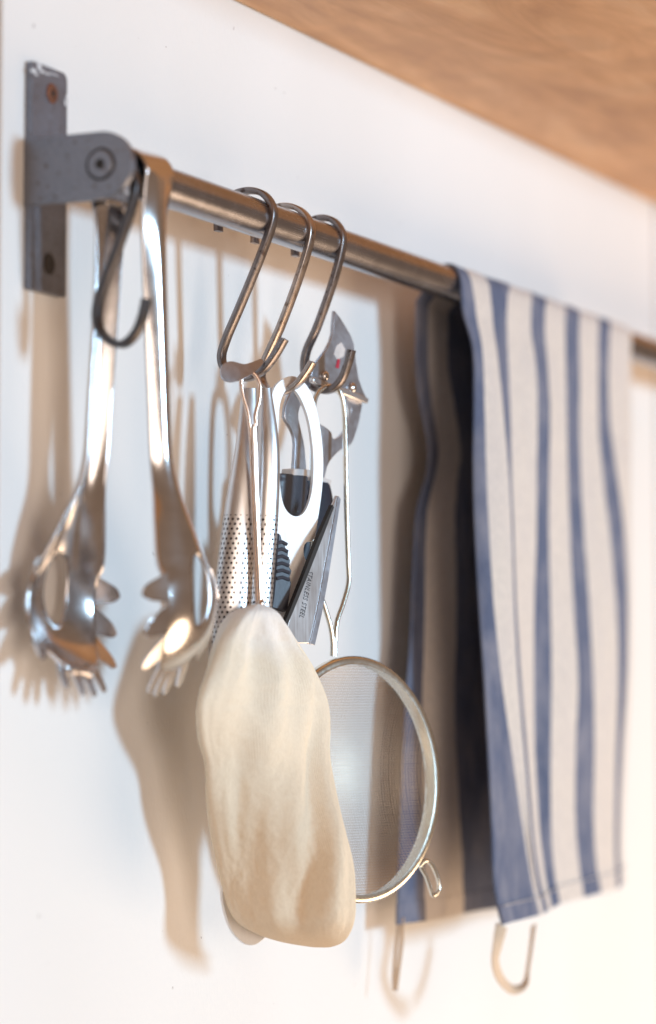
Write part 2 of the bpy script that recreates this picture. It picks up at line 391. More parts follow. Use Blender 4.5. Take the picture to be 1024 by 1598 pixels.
# the cross recess is a flat star on the head, its shade painted near-black
bm = bmesh.new(); c = at(81, 146, .0041); star = []
for k in range(12):
    a = math.radians(18+k*30); r = .0028 if k % 3 == 0 else .0011
    star.append((c.x+r*math.cos(a), -.00500, c.z+r*math.sin(a)))
plate(bm, star, (0, -1, 0), .0003); bm.faces.ensure_lookup_table()
sl = bm; me = obj('cross_recess', sl, MT['hole'], pl)
c = at(77, 412, .0041); c.y = -.0039
bm = bmesh.new(); disc(bm, c, (0, -1, 0), [(.0054, -.001), (.0054, .0003), (.0048, .0005), (.0036, .0004), (.001, .0003)], 26)
obj('screw', bm, MT['hole'], pl, label='black countersunk screw in the lower hole of the plate')
bm = bmesh.new()
for (px, py, rx, rz) in ((53, 110, 4.5, 4), (62, 104, 3, 6), (66, 112, 4, 3), (73, 115, 6, 1.2), (84, 116, 9, .9), (57, 116, 3, 2.2), (102, 160, 1.4, 7), (104, 150, 1, 3)):
    o = at(px, py, .00405); ring = []
    for k in range(11):
        a = k*2*math.pi/11; q = random.uniform(.55, 1.25)
        ring.append((o.x+rx*q*math.cos(a)/1530, -.00408, o.z+rz*q*math.sin(a)/3150))
    plate(bm, ring, (0, -1, 0), .00022)
obj('paint_splash', bm, MT['splash'], pl, kind='stuff')
# arm
bm = bmesh.new(); pts = [(.00215, .0, .0163), (.00215, -GAP+.001, .0163)]
for k in range(1, 24):
    a = math.pi/2-k*math.pi/24; pts.append((.00215, -GAP-.0172*math.cos(a), .0163*math.sin(a)))
pts += [(.00215, -GAP+.001, -.0166), (.00215, .0, -.0166)]
plate(bm, pts, (1, 0, 0), .0042)
arm = obj('bracket_arm', bm, MT['bracket'], rail, bevel=.0006)
bm = bmesh.new(); disc(bm, (.0001, -GAP, .0003), (-1, 0, 0), [(.0069, -.001), (.0069, .0004), (.0064, .0009), (.0026, .0009), (.0024, .0008)], 36)
bolt = obj('bolt', bm, MT['bracket'], arm, smooth=25)
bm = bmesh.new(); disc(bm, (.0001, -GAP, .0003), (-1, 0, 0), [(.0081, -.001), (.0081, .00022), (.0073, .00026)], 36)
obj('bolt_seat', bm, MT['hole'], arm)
bm = bmesh.new(); disc(bm, (-.0003, -GAP, .0003), (-1, 0, 0), [(.0027, 0), (.0027, .0006), (.0026, .00062)], 6)
obj('hex_socket', bm, MT['hole'], arm)

# ------------------------------------------------------------------ s hooks (flat bar)
def s_hook(label, px, o, n, mat, wd=.0062, th=.0033):
    P = [onplane(x, y, o, n) for x, y in px]
    t = thing('s_hook', label, 'hook', crom(P, 2)[len(px)//2], 's hooks hanging on the rail')
    bm = bmesh.new(); strip(bm, crom(P, 7), n, wd, th, .22)
    obj('hook_bar', bm, mat, t, smooth=50)
    return P
XH1, XH2, XH3 = at(402, 303, GAP).x-.002, at(462, 325, GAP).x-.002, at(512, 342, GAP).x-.001
H1 = s_hook('dark steel s hook carrying the cloth strainer and perforated tongs',
       [(341, 361), (342, 335), (356, 310), (384, 298), (410, 302), (425, 322), (425, 348), (405, 405), (375, 478), (353, 530), (346, 560), (357, 583), (384, 590), (410, 578), (430, 553), (444, 529)], (XH1, 0, 0), (1, 0, 0), MT['hook'])
H2 = s_hook('middle brownish steel s hook holding the white looped shears',
       [(398, 380), (400, 357), (414, 334), (440, 322), (466, 326), (483, 346), (484, 374), (466, 435), (438, 510), (413, 566), (408, 590), (419, 608), (440, 612), (463, 600), (479, 580), (488, 565)], (XH2, 0, 0), (1, 0, 0), MT['bright_hook'], .0066, .0030)
H3 = s_hook('blue grey steel s hook nearest the towel holding sieve and opener',
       [(461, 400), (462, 378), (474, 354), (497, 341), (520, 344), (534, 364), (533, 390), (520, 440), (496, 508), (478, 550), (476, 582), (488, 604), (510, 610), (531, 596), (543, 568), (549, 546)], (XH3, 0, 0), (1, 0, 0), MT['hook'])
A = at(213, 290, GAP+.0138)
s_hook('empty blackened s hook beside the wall bracket',
       [(141, 306), (141, 280), (152, 256), (176, 246), (199, 258), (212, 285), (206, 322), (186, 382), (164, 440), (152, 482), (155, 512), (172, 532), (193, 537), (212, 520), (223, 494), (229, 466)], A, (1, 0, 0), MT['black_hook'], .0058, .0036)

# ------------------------------------------------------------------ spaghetti spoons
def spoon_rows():
    # rows from the hook end over the rail, down the handle and through the bowl; local frame:
    # x width, -y the hollow side, z up; the straight handle lies on y = 0
    rows = []
    R = .0122
    for k in range(5): rows.append(((0, -2*R, -.013+.013*k/5), (0, -1, 0), .0085+.0012*k, 0))
    for k in range(13):
        a = math.pi*k/12; rows.append(((0, -R-R*math.cos(a), R*math.sin(a)), (0, -math.cos(a), math.sin(a)), .0145+.001*math.sin(a), 0))
    return rows
def build_spoon():
    t = thing('spaghetti_spoon', 'polished steel spaghetti spoon on the wall side of the rail, prongs facing right', 'spoon', (0, 0, 0), 'spaghetti spoons hung on the rail')
    hw_t = [(0, .0155), (.02, .0150), (.05, .0118), (.09, .0102), (.14, .0092), (.155, .0092), (.168, .0118), (.185, .0205), (.203, .0285), (.220, .0325), (.236, .0315), (.248, .0255), (.2555, .0165), (.260, .006)]
    fold_t = [(0, .0), (.012, .0005), (.04, .0050), (.09, .0060), (.14, .0060), (.155, .0070), (.17, .0085), (.19, .0100), (.204, .0098), (.213, .0060), (.235, .0045), (.25, .0038), (.26, .001)]
    sp_t = [(0, 0), (.14, 0), (.155, -.001), (.17, -.0045), (.19, -.0105), (.21, -.0150), (.228, -.0150), (.243, -.0100), (.253, -.0025), (.260, .0055)]
    NT = 28; SH = .0125
    def sect(v, t):   # point for length v, cross parameter t in -1..1
        hw, fo, s0 = sm_tab(hw_t, v), sm_tab(fold_t, v), sm_tab(sp_t, v)
        k = min(1, max(0, (v-.145)/.03))
        e = abs(t); crease = .25*e**2+.75*max(0, (e-.30)/.70)**1.1; bowl = e**2.2
        wv = fo*((1-k)*crease+k*bowl)
        inw = 1-.10*e*e*k
        return Vector((hw*t*inw, -(s0+wv), -(v-SH)))
    bm = bmesh.new(); R = .0122; grid = []
    def addrow(pts): grid.append([bm.verts.new(p) for p in pts])
    ts = [-1+2*i/NT for i in range(NT+1)]
    for k in range(5): addrow([(t*(.0125+.0006*k), -2*R, -.014+.0028*k) for t in ts])
    for k in range(13):
        a = math.pi*k/12; addrow([(t*.0155, -R-R*math.cos(a), R*math.sin(a)) for t in ts])
    V = [.003+SH+.0056*k for k in range(24)]+[.147+.0021*k for k in range(54)]
    V = [v for v in V if v <= .2595]
    nh = len(grid)
    for v in V: addrow([sect(v, t) for t in ts])
    hc, ha, hb = .2175-SH, .0098, .0175
    def inh(co):
        return (co.x/ha)**2+((co.z+hc)/hb)**2
    for a, b in zip(grid, grid[1:]):
        for i in range(NT):
            q = (a[i], a[i+1], b[i+1], b[i])
            if all(inh(x.co) < 1.0 for x in q) or inh(sum((x.co for x in q), Vector())/4) < 1.0:
                continue
            bm.faces.new(q)
    loose = [v_ for v_ in bm.verts if not v_.link_faces]
    bmesh.ops.delete(bm, geom=loose, context='VERTS')
    for v_ in bm.verts:
        if v_.is_boundary and inh(v_.co) < 1.9 and v_.co.z < -.16:
            s = 1/math.sqrt(inh(v_.co)); nx, nz = v_.co.x*s, -hc+(v_.co.z+hc)*s
            hwv = sm_tab(hw_t, SH-nz); tt = nx/hwv
            for _ in range(3): tt = nx/(hwv*(1-.10*tt*tt))
            v_.co = sect(SH-nz, tt)
    body = obj('body', bm, MT['chrome'], t, smooth=60, solid=.0013, local=True)
    # prongs round the rim
    def prong(v, t, dirv, L, w0, tp=.38):
        p = sect(v, t); q = sect(v+.002, t) if v < .257 else sect(v-.002, t)
        al = (sect(min(.2598, v+.003), t)-sect(v-.003, t))
        if abs(t) < .9: al = Vector((1, 0, 0))
        al.normalize(); dirv = Vector(dirv).normalized(); bm = bmesh.new(); rr = []
        n = al.cross(dirv).normalized()
        for k in range(9):
            s = k/8; wd = w0*(1-tp*s)*(math.sqrt(max(.02, 1-((s-.72)/.285)**2)) if s > .72 else 1)
            c = p+dirv*(L*s-.0015)-n*(.0)
            curl = Vector((-p.x*.10*s*s, 0, 0)); c = c+curl
            rr.append([c+al*wd/2+n*.0006, c-al*wd/2+n*.0006, c-al*wd/2-n*.0006, c+al*wd/2-n*.0006])
        loft(bm, rr); obj('prong', bm, MT['chrome'], body, smooth=50, local=True)
    for sgn in (-1, 1):
        for v, tt in ((.2155, 1), (.2305, 1), (.2445, 1)):
            prong(v, sgn*tt, (sgn*.80, -.52, -.12-(v-.2155)*18), .0165, .0150, .60)
    for tt in (-.78, -.27, .27, .78):
        prong(.2575-.004*abs(tt), tt, (tt*.45, -.45, -.9), .0160, .0086)
    return t
sp = build_spoon()
sp.location = (at(157, 600, .027).x, -.0285, .0007)
sp.rotation_euler = (math.radians(1.6), math.radians(3), math.radians(-3))
def copy_tree(o, parent=None):
    c = o.copy(); COL.objects.link(c)
    if parent is not None: c.parent = parent; c.matrix_parent_inverse = Matrix()
    for ch in list(o.children): copy_tree(ch, c)
    return c
sp2 = copy_tree(sp)
sp2['label'] = 'polished steel spaghetti spoon on the front of the rail, prongs facing left'
sp2.location = (at(250, 300, GAP+.0122).x, -GAP-.0122, .0007)
sp2.rotation_euler = (0, math.radians(4.5), math.radians(180+4))

# ------------------------------------------------------------------ perforated tongs on the first hook
tg = thing('tongs', 'perforated steel tongs hanging behind the coppery wire handle', 'tongs', (XH1, -GAP, -.09))
def tong_arm(cl, widths, yaw, o, dep, arch):
    # cl: centre line in the picture on the plane through o; widths in metres; arched cross section
    n = yawn(yaw); u = Vector((-n.y, n.x, 0)); u = -u if u.dot(RT) < 0 else u
    P = crom([onplane(x, y, o, n)+n*dz for (x, y), dz in zip(cl, dep)], 10)
    bm = bmesh.new(); uvl = bm.loops.layers.uv.new('uv'); G_ = []; L = 0; NT = 24
    for i, p in enumerate(P):
        if i: L += (P[i]-P[i-1]).length
        s = i/(len(P)-1); hw = sm_tab(widths, s); row = []
        for k in range(NT):
            an = 2*math.pi*k/NT; e = math.cos(an); h = math.sin(an)
            v = bm.verts.new(p+u*hw*e+n*(hw*arch*math.copysign(abs(h)**.8, h)))
            row.append((v, (math.pi/2-an)*hw*.95, L))
        G_.append(row)
    for a, b in zip(G_, G_[1:]):
        for k in range(NT):
            k2 = (k+1) % NT
            q = (a[k], a[k2], b[k2], b[k]); f = bm.faces.new([x[0] for x in q])
            for lp, x, kk in zip(f.loops, q, (0, 1, 1, 0)):
                uu = x[1]
                if kk and k2 == 0: uu = x[1]-2*math.pi*abs(x[1])/(math.pi/2)
                lp[uvl].uv = (uu, x[2])
    bm.faces.new([x[0] for x in G_[0]][::-1]); bm.faces.new([x[0] for x in G_[-1]])
    return bm
oT = Vector((XH1+.004, -GAP+.002, -.1))
bmA = tong_arm([(389, 606), (381, 700), (370, 800), (358, 930), (352, 1060), (362, 1250), (388, 1380)], [(0, .0042), (.15, .0062), (.3, .0088), (.5, .0105), (.8, .0108), (1, .008)], 42, oT, [0, .004, .006, .006, .004, 0, 0], .55)
obj('tong_arm', bmA, MT['perf'], tg, smooth=60)
oT2 = oT+Vector((.006, .004, 0))
bmB = tong_arm([(414, 606), (415, 700), (411, 800), (402, 930), (396, 1060), (394, 1250), (400, 1380)], [(0, .0034), (.15, .0060), (.3, .0070), (.5, .0075), (.8, .0080), (1, .006)], 42, oT2, [0, .003, .003, .002, 0, 0, 0], .8)
obj('tong_arm', bmB, MT['perf'], tg, smooth=60)
# spring bend saddled over the hook
bm = bmesh.new()
nT = yawn(30, 22); oTb = Vector((XH1-.004, -GAP-.006, H1[12].z+.002))
leaf = crom([onplane(x, y, oTb, nT) for x, y in ((341, 580), (348, 569), (362, 565), (380, 569), (394, 566), (404, 563), (407, 570), (398, 580), (386, 588), (372, 594), (356, 597), (344, 592))], 4, True)
plate(bm, leaf, nT, .0012)
mid = sum(leaf, Vector())/len(leaf)
for v in bm.verts: v.co += nT*((v.co-mid).dot(RT)**2*16)
obj('spring_bend', bm, MT['cast'], tg, smooth=40)

# ------------------------------------------------------------------ cloth strainer: wire handle and muslin bag
st = thing('cloth_strainer', 'cream muslin bag strainer on a long coppery wire handle', 'strainer', (XH1, -GAP, -.3))
oW = Vector((XH1, -GAP-.012, 0)); nW = yawn(48)
def wpath(px, dz=0): return crom([onplane(x, y, oW, nW)+nW*dz for x, y in px], 7)
bm = bmesh.new()
tube(bm, wpath([(399, 664), (398, 648), (404, 622), (404, 598), (394, 582), (382, 580), (376, 594), (378, 616), (386, 645), (391, 690), (393, 760), (397, 850), (401, 940)], .001), .0012, 10)
tube(bm, wpath([(396, 662), (398, 700), (400, 760), (403, 850), (406, 940), (406, 946)], .0012), .0012, 10)
tube(bm, wpath([(393, 668), (394, 700), (396, 760), (400, 850), (404, 938)], .0026), .0010, 10)
obj('wire_handle', bm, MT['copper'], st, smooth=60)
bm = bmesh.new(); c = onplane(405, 943, oW, nW)+nW*.002
bmesh.ops.create_uvsphere(bm, u_segments=14, v_segments=10, radius=.0021, matrix=Matrix.Translation(c)@Matrix.Diagonal((1, 1, 1.5, 1)))
obj('wire_tip', bm, MT['copper'], st)
ED = [(943, 397, 413), (948, 384, 424), (956, 366, 436), (972, 350, 447), (1000, 337, 463), (1040, 323, 486), (1080, 309, 500), (1110, 304, 506), (1150, 307, 510), (1190, 317, 514), (1240, 319, 524), (1290, 326, 536), (1340, 336, 549), (1380, 345, 555), (1415, 356, 556), (1440, 372, 553), (1457, 400, 546), (1468, 432, 538), (1475, 466, 527), (1478, 488, 516)]
BD = [(943, .0545), (1000, .050), (1150, .047), (1300, .056), (1478, .064)]       # distance of its middle off the wall
BA = [(943, 0), (1120, 2), (1230, 22), (1350, 54), (1478, 62)]                       # the bag hangs parallel to the wall above and twists lower down
from mathutils import noise as mnoise
bm = bmesh.new(); uvl = bm.loops.layers.uv.new('uv'); NB = 220; rows = []; NR = 260
for i in range(NR+1):
    y = 943+(1478-943)*(i/NR)
    # finer steps at the two closed ends
    s = i/NR; y = 943+535*(.5-.5*math.cos(math.pi*(.06+.88*s)))/(1) if False else y
    l = sm_tab([(a, b) for a, b, c_ in ED], y); r = sm_tab([(a, c_) for a, b, c_ in ED], y)
    ang = math.radians(sm_tab(BA, y)); uB = Vector((math.cos(ang), -math.sin(ang), 0)); vB = Vector((math.sin(ang), math.cos(ang), 0))
    oB = at((l+r)/2, y, sm_tab(BD, y))
    cL, cR = onplane(l, y, oB, vB), onplane(r, y, oB, vB)
    c = (cL+cR)/2; hw = (cR-cL).length/2
    th = hw*lerp_tab([(943, .5), (1000, .26), (1100, .18), (1300, .30), (1400, .32), (1478, .55)], y)
    pr = ray((l+r)/2, y); pr = Vector((pr.y, -pr.x, 0)).normalized(); s_, c_v, k_ = abs(uB.dot(pr)), abs(vB.dot(pr)), th/hw
    hw *= s_/math.sqrt(s_*s_+(k_*c_v)**2); th = hw*k_
    row = []
    for k in range(NB):
        a = 2*math.pi*k/NB; ca, sa = math.cos(a), math.sin(a)
        fade = min(1, .25+(y-943)/45)*min(1, max(.1, (1478-y)/60))
        # soft gathers that run down from the tied top and wander, and broad dents
        up = max(0, 1-(y-943)/420)
        wob = .6*mnoise.noise((y*.006, 3.3, 0))
        g = math.sin(a*7+wob*3+1.2)*.0012*up+math.sin(a*4-y*.010+wob*2)*.0016+math.sin(a*12+y*.012)*.0006*up
        sk = (y-943)*.0016; pv = Vector((ca*1.9+sk*2.2, sa*1.9, y*.0056)); pv2 = Vector((ca*4.4+7+sk*2, sa*4.4, y*.010)); pv3 = Vector((ca*2+3-sk, sa*2, y*.0085))
        g += .0088*mnoise.noise(pv)+.0012*mnoise.noise(pv2)+.0020*(.30-abs(mnoise.noise(pv3)))+.0010*up*math.sin(a*8.0+wob*5)
        side = abs(ca)
        g *= fade*(1-.75*side**6)
        q1 = Vector((ca*3.5+sa*1.5, y*.024+ca*1.6, sa*3)); q2 = Vector((ca*7-sa*3, y*.046, sa*6+5))
        g += fade*(1-.85*side**8)*(.0007*(.22-abs(mnoise.noise(q1)))+.0005*(.2-abs(mnoise.noise(q2)))+.00022*mnoise.noise(Vector((ca*40, y*.13, sa*40))))
        rad = Vector((uB*ca*hw))-vB*(sa*th)
        nr = (uB*ca/hw-vB*sa/th).normalized()
        row.append((bm.verts.new(c+rad+nr*g), k/NB, s))
    rows.append(row)
for a, b in zip(rows, rows[1:]):
    for k in range(NB):
        q = (a[k], a[(k+1) % NB], b[(k+1) % NB], b[k]); f = bm.faces.new([x[0] for x in q])
        for lp, x, uu in zip(f.loops, q, (k/NB, (k+1)/NB, (k+1)/NB, k/NB)): lp[uvl].uv = (uu, x[2])
bm.faces.new([x[0] for x in rows[0]][::-1]); bm.faces.new([x[0] for x in rows[-1]])
obj('cloth_bag', bm, MT['muslin'], st, smooth=80)

# ------------------------------------------------------------------ white-faced shears on the second hook
shr = thing('kitchen_shears', 'flat bright steel shears with an oval loop handle and a lettered blade', 'shears', (XH2, -GAP, -.13))
nS = yawn(34, 3.2); oS = onplane(452, 608, (XH2, 0, 0), (1, 0, 0)); oS = oS+Vector((.0, -.000, 0))
S = lambda L, dz=0, n=5, closed=True: [onplane(x, y, oS, nS)+nS*dz for x, y in [tuple(v) for v in crom([(a, b, 0) for a, b in L], n, closed)] ] if False else [onplane(v.x, v.y, oS, nS)+nS*dz for v in crom([Vector((a, b, 0)) for a, b in L], n, closed)]
body_out = [(449, 588), (470, 594), (487, 620), (498, 665), (503, 715), (501, 765), (494, 815), (489, 842), (478, 846), (473, 853), (473, 868), (480, 888), (470, 915), (452, 962), (440, 1010), (430, 1080), (426, 1200), (420, 1330), (426, 1400), (424, 1445), (404, 1470), (384, 1474), (362, 1455), (349, 1420), (346, 1385), (360, 1330), (384, 1240), (402, 1120), (414, 1010), (424, 930), (428, 880), (427, 835), (422, 780), (419, 720), (419, 650), (426, 606)]
hole1 = [(449, 606), (464, 617), (478, 650), (485, 690), (487, 730), (484, 770), (474, 798), (460, 806), (446, 797), (438, 775), (434, 730), (433, 680), (436, 630)]
hole2 = [(398, 1330), (410, 1370), (410, 1410), (400, 1436), (386, 1444), (372, 1432), (364, 1405), (366, 1370), (380, 1340)]
bm = bmesh.new(); plate(bm, S(body_out), nS, .0026, [S(hole1), S(hole2)])
shb = obj('shear_body', bm, MT['matt'], shr, smooth=30, bevel=.0005)
bl = [(524, 773), (527, 778), (519, 830), (508, 900), (497, 960), (487, 1006), (478, 1004), (440, 1004), (452, 958), (474, 905), (500, 840), (517, 790)]
nB = yawn(13); oB2 = onplane(484, 900, oS, nS)+nS*.0060
bm = bmesh.new(); plate(bm, [onplane(x, y, oB2, nB) for x, y in bl], nB, .0018)
blade = obj('blade', bm, MT['satin'], shr, smooth=30, bevel=.0004)
bv = [(525, 774), (529, 779), (521, 830), (510, 900), (499, 960), (488.5, 1007), (481, 1005), (492, 955), (503, 895), (515, 830), (523, 785)]
bm = bmesh.new(); plate(bm, [onplane(x, y, oB2, nB)+nB*.0011 for x, y in bv], nB, .0006)
obj('ground_edge', bm, MT['cast'], blade, smooth=30, bevel=.0002)
dk = [(517, 788), (519, 792), (500, 842), (475, 906), (455, 955), (444, 980), (440, 978), (452, 948), (471, 900), (495, 838)]
bm = bmesh.new(); plate(bm, [onplane(x, y, oB2, nB)-nB*.0002 for x, y in dk], nB, .0026)
obj('blade_spine', bm, MT['hole'], blade, smooth=30)
jw = [(424, 834), (428, 838), (430, 846), (435, 849), (435, 857), (440, 861), (439, 871), (443, 876), (441, 886), (445, 893), (442, 903), (444, 912), (442, 930), (438, 956), (414, 950), (417, 930), (420, 890)]
bm = bmesh.new(); plate(bm, [onplane(x, y, oS, nS)+nS*.0050 for x, y in jw], nS, .0050)
jaw = obj('serrated_jaw', bm, MT['ridged'], shr, smooth=25, bevel=.0005)
for k in range(6):
    bm = bmesh.new(); y = 848+k*11
    tube(bm, [onplane(x, yy, oS, nS)+nS*.0076 for x, yy in ((421, y+2), (430, y), (437+min(4, k), y+4))], .0010, 8); obj('ridge', bm, MT['ridged'], jaw)
def lettering(txt, p0, p1, h, plane_o, n, dz, mat, parent):
    # text running from p0 to p1 in the plane, letter tops to the right
    cu = bpy.data.curves.new('lettering', 'FONT'); cu.body = txt; cu.size = 1.0; cu.resolution_u = 2; cu.space_character = 1.12
    to = bpy.data.objects.new('lettering', cu); COL.objects.link(to)
    dg = bpy.context.evaluated_depsgraph_get(); me = bpy.data.meshes.new_from_object(to.evaluated_get(dg))
    bpy.data.objects.remove(to)
    A, B = onplane(*p0, plane_o, n)+n*dz, onplane(*p1, plane_o, n)+n*dz
    W = max(v.co.x for v in me.vertices); ex = (B-A); ln = ex.length; ex.normalize()
    ey = n.cross(ex).normalized()
    if ey.dot(RT) < 0: ey = -ey
    for v in me.vertices: v.co = A+ex*(v.co.x*ln/W)+ey*(v.co.y*h)
    bm = bmesh.new(); bm.from_mesh(me); bpy.data.meshes.remove(me)
    return obj('lettering', bm, mat, parent, smooth=0)
lettering('STAINLESS STEEL', (480, 890), (465, 963), .0056, oB2, nB, .00105, MT['print'], blade)

# ------------------------------------------------------------------ can opener on the third hook
co = thing('can_opener', 'grey steel can opener with a curved beak and two dark grips', 'can opener', (XH3, -GAP, -.12))
nC = yawn(9); oC = onplane(512, 608, (XH3, 0, 0), (1, 0, 0))+Vector((0, .004, 0))
K = lambda L, dz=0: [onplane(x, y, oC, nC)+nC*dz for x, y in L]
KS = lambda L, dz=0, n=4: [onplane(v.x, v.y, oC, nC)+nC*dz for v in crom([Vector((a, b, 0)) for a, b in L], n, True)]
head = [(520, 484.5), (529, 496), (537, 509), (545, 523), (550, 536), (552, 551), (554, 568), (558, 592), (564, 609), (570.5, 622), (569, 629), (553, 622), (536, 614), (520, 608), (505, 602), (493, 595), (483, 587), (487, 572), (496, 561), (507, 546), (514, 532), (517, 521), (518, 505)]
bm = bmesh.new(); plate(bm, K(head), nC, .0022)
obj('head_plate', bm, MT['cast'], co, smooth=25, bevel=.0005)
bm = bmesh.new(); plate(bm, K([(484, 588), (520, 602), (556, 614), (571, 623), (569, 630), (536, 618), (500, 605), (483, 596)], .0008), nC, .0032)
obj('folded_lip', bm, MT['satin'], co, smooth=25, bevel=.0006)
armR = [(540, 612), (566, 626), (565, 645), (561.6, 662), (556, 680), (550, 693), (538, 699), (524, 711), (513, 728), (505, 760), (492, 760), (494, 700), (498, 664), (503, 662), (518, 672.7), (523, 685), (534, 680), (544, 666), (550, 646), (549, 634)]
bm = bmesh.new(); plate(bm, KS(armR, -.002, 3), nC, .0022); obj('handle_arm', bm, MT['cast'], co, smooth=25, bevel=.0006)
armL = [(484, 592), (494, 600), (482, 622), (474, 645), (478, 670), (484, 700), (486, 760), (466, 760), (468.5, 693), (462.7, 670), (452, 650), (457, 622), (470, 600)]
bm = bmesh.new(); plate(bm, KS(armL, -.0045, 3), nC, .0022); obj('handle_arm', bm, MT['cast'], co, smooth=25, bevel=.0006)
for x, y in ((504, 587), (546.5, 605)):
    c = onplane(x, y, oC, nC)+nC*.0012
    bm = bmesh.new(); disc(bm, c, nC, [(.0030, 0), (.0030, .0006), (.0026, .0014), (.0016, .0020), (.0005, .0022)], 20)
    obj('rivet', bm, MT['chrome'], co, smooth=60)
bm = bmesh.new(); plate(bm, K([(524, 560), (528, 561), (526, 575), (521, 574)], .0012), nC, .0003); obj('red_mark', bm, MT['red'], co)
bm = bmesh.new(); plate(bm, K([(522, 540), (530, 534), (536, 545), (534, 556), (524, 562), (518, 553)], .00115), nC, .0003); obj('cutting_wheel_slot', bm, MT['collar'], co)
def grip(cl, hw, thick, mat, dz, ridges):
    P = crom([onplane(x, y, oC, nC)+nC*dz for x, y in cl], 12); u = nC.cross(Vector((0, 0, 1))).normalized(); bm = bmesh.new(); rr = []
    for i, p in enumerate(P):
        s = i/(len(P)-1); k = sm_tab(hw, s)*(1+(.08*max(0, math.sin(s*ridges*2*math.pi)) if ridges else 0))
        rr.append([p+u*math.copysign(abs(math.cos(a))**.7, math.cos(a))*k+nC*math.copysign(abs(math.sin(a))**.7, math.sin(a))*thick for a in [2*math.pi*j/20 for j in range(20)]])
    loft(bm, rr); obj('grip', bm, mat, co, smooth=50)
grip([(462, 741), (458, 780), (448, 830), (434, 890), (426, 950), (420, 1010)], [(0, .0135), (.1, .0155), (.6, .0120), (1, .006)], .0050, MT['ridged'], -.004, 16)
grip([(497, 752), (503, 790), (492, 840), (474, 890), (452, 950), (436, 1010)], [(0, .0125), (.2, .0120), (.6, .0080), (1, .005)], .0046, MT['grip'], -.003, 0)
for q in ([(455, 731), (484, 733), (484, 743), (454, 742)], [(496, 742), (516, 750), (514, 757), (494, 750)]):
    bm = bmesh.new(); plate(bm, K(q, -.003), nC, .008); obj('collar', bm, MT['collar'], co, bevel=.0008)

# ------------------------------------------------------------------ sieve on the third hook
sv = thing('sieve', 'round wire mesh sieve with looped wire handle beside the cloth bag', 'sieve', (XH3, -GAP, -.2))
nV = yawn(17, 3); oV = onplane(514, 604, (XH3, 0, 0), (1, 0, 0))
cV = onplane(557, 1216, oV, nV)
uV = nV.cross(Vector((0, 0, 1))).normalized()
if uV.dot(RT) < 0: uV = -uV
wV = uV.cross(nV).normalized(); wV = wV if wV.z > 0 else -wV
RV = (onplane(557, 1024, oV, nV)-onplane(557, 1408, oV, nV)).length/2
circ = lambda r, dz, n=96: [cV+uV*r*math.cos(2*math.pi*k/n)+wV*r*math.sin(2*math.pi*k/n)+nV*dz for k in range(n)]
bm = bmesh.new()
rim = [(-.0022, .0030), (.0008, .0036), (.0024, .0020), (.0026, -.0008), (.0014, -.0040), (-.0006, -.0062), (-.0018, -.0030)]
rings = []
for k in range(97):
    a = 2*math.pi*k/96; e = uV*math.cos(a)+wV*math.sin(a)
    rings.append([cV+e*(RV-.0022+dr)+nV*h for dr, h in rim])
loft(bm, rings, True, False); bmesh.ops.remove_doubles(bm, verts=bm.verts, dist=1e-6)
rimo = obj('rim', bm, MT['wire'], sv, smooth=60)
# the gauze: two families of crossing wires laid over the bowl, joined into one part
bm = bmesh.new(); RG = RV-.0026; WP = .00150
def bowl_pt(a, b):
    rr = min(1, math.hypot(a, b)/RG); return cV+uV*a+wV*b+nV*(-.004-.024*max(0, math.cos(math.pi/2*rr))**.8)
nw = int(RG/WP)
for fam in (0, 1):
    for i in range(-nw, nw+1):
        o = i*WP+random.uniform(-.0001, .0001); h = math.sqrt(max(0, RG*RG-o*o))
        if h < .004: continue
        ns = max(6, int(h/.0024)); pts = []
        for k in range(ns+1):
            q = -h+2*h*k/ns; pts.append(bowl_pt(o, q) if fam == 0 else bowl_pt(q, o))
        for k in range(1, ns): pts[k] = pts[k]+nV*(.00012*(1 if fam else -1))
        tube(bm, pts, .000175, 4, False, ref=nV)
obj('mesh_bowl', bm, MT['gauze'], sv, smooth=80, kind='stuff')
V_ = lambda L, dz=0: crom([onplane(x, y, oV, nV)+nV*dz for x, y in L], 8)
bm = bmesh.new()
tube(bm, V_([(519, 1024), (519, 1000), (515, 975), (506, 945), (496, 915), (488, 860), (488, 700), (489, 640), (495, 615), (507, 604), (520, 604), (531, 613), (537, 640), (539, 700), (541, 800), (543, 870), (544, 908), (536, 940), (526, 970), (523, 1000), (523, 1024)], .0), .00145, 12)
obj('wire_handle', bm, MT['wire'], sv, smooth=60)
bm = bmesh.new()
tube(bm, V_([(650, 1352), (660, 1343), (670, 1350), (679, 1370), (681, 1388), (672, 1397), (667, 1385), (661, 1368), (653, 1354)], .002), .0012, 10)
obj('rest_hook', bm, MT['wire'], sv, smooth=60)

# ------------------------------------------------------------------ towel
tw = thing('towel', 'blue and cream striped linen towel folded over the rail', 'towel', (.58, -GAP, 0))
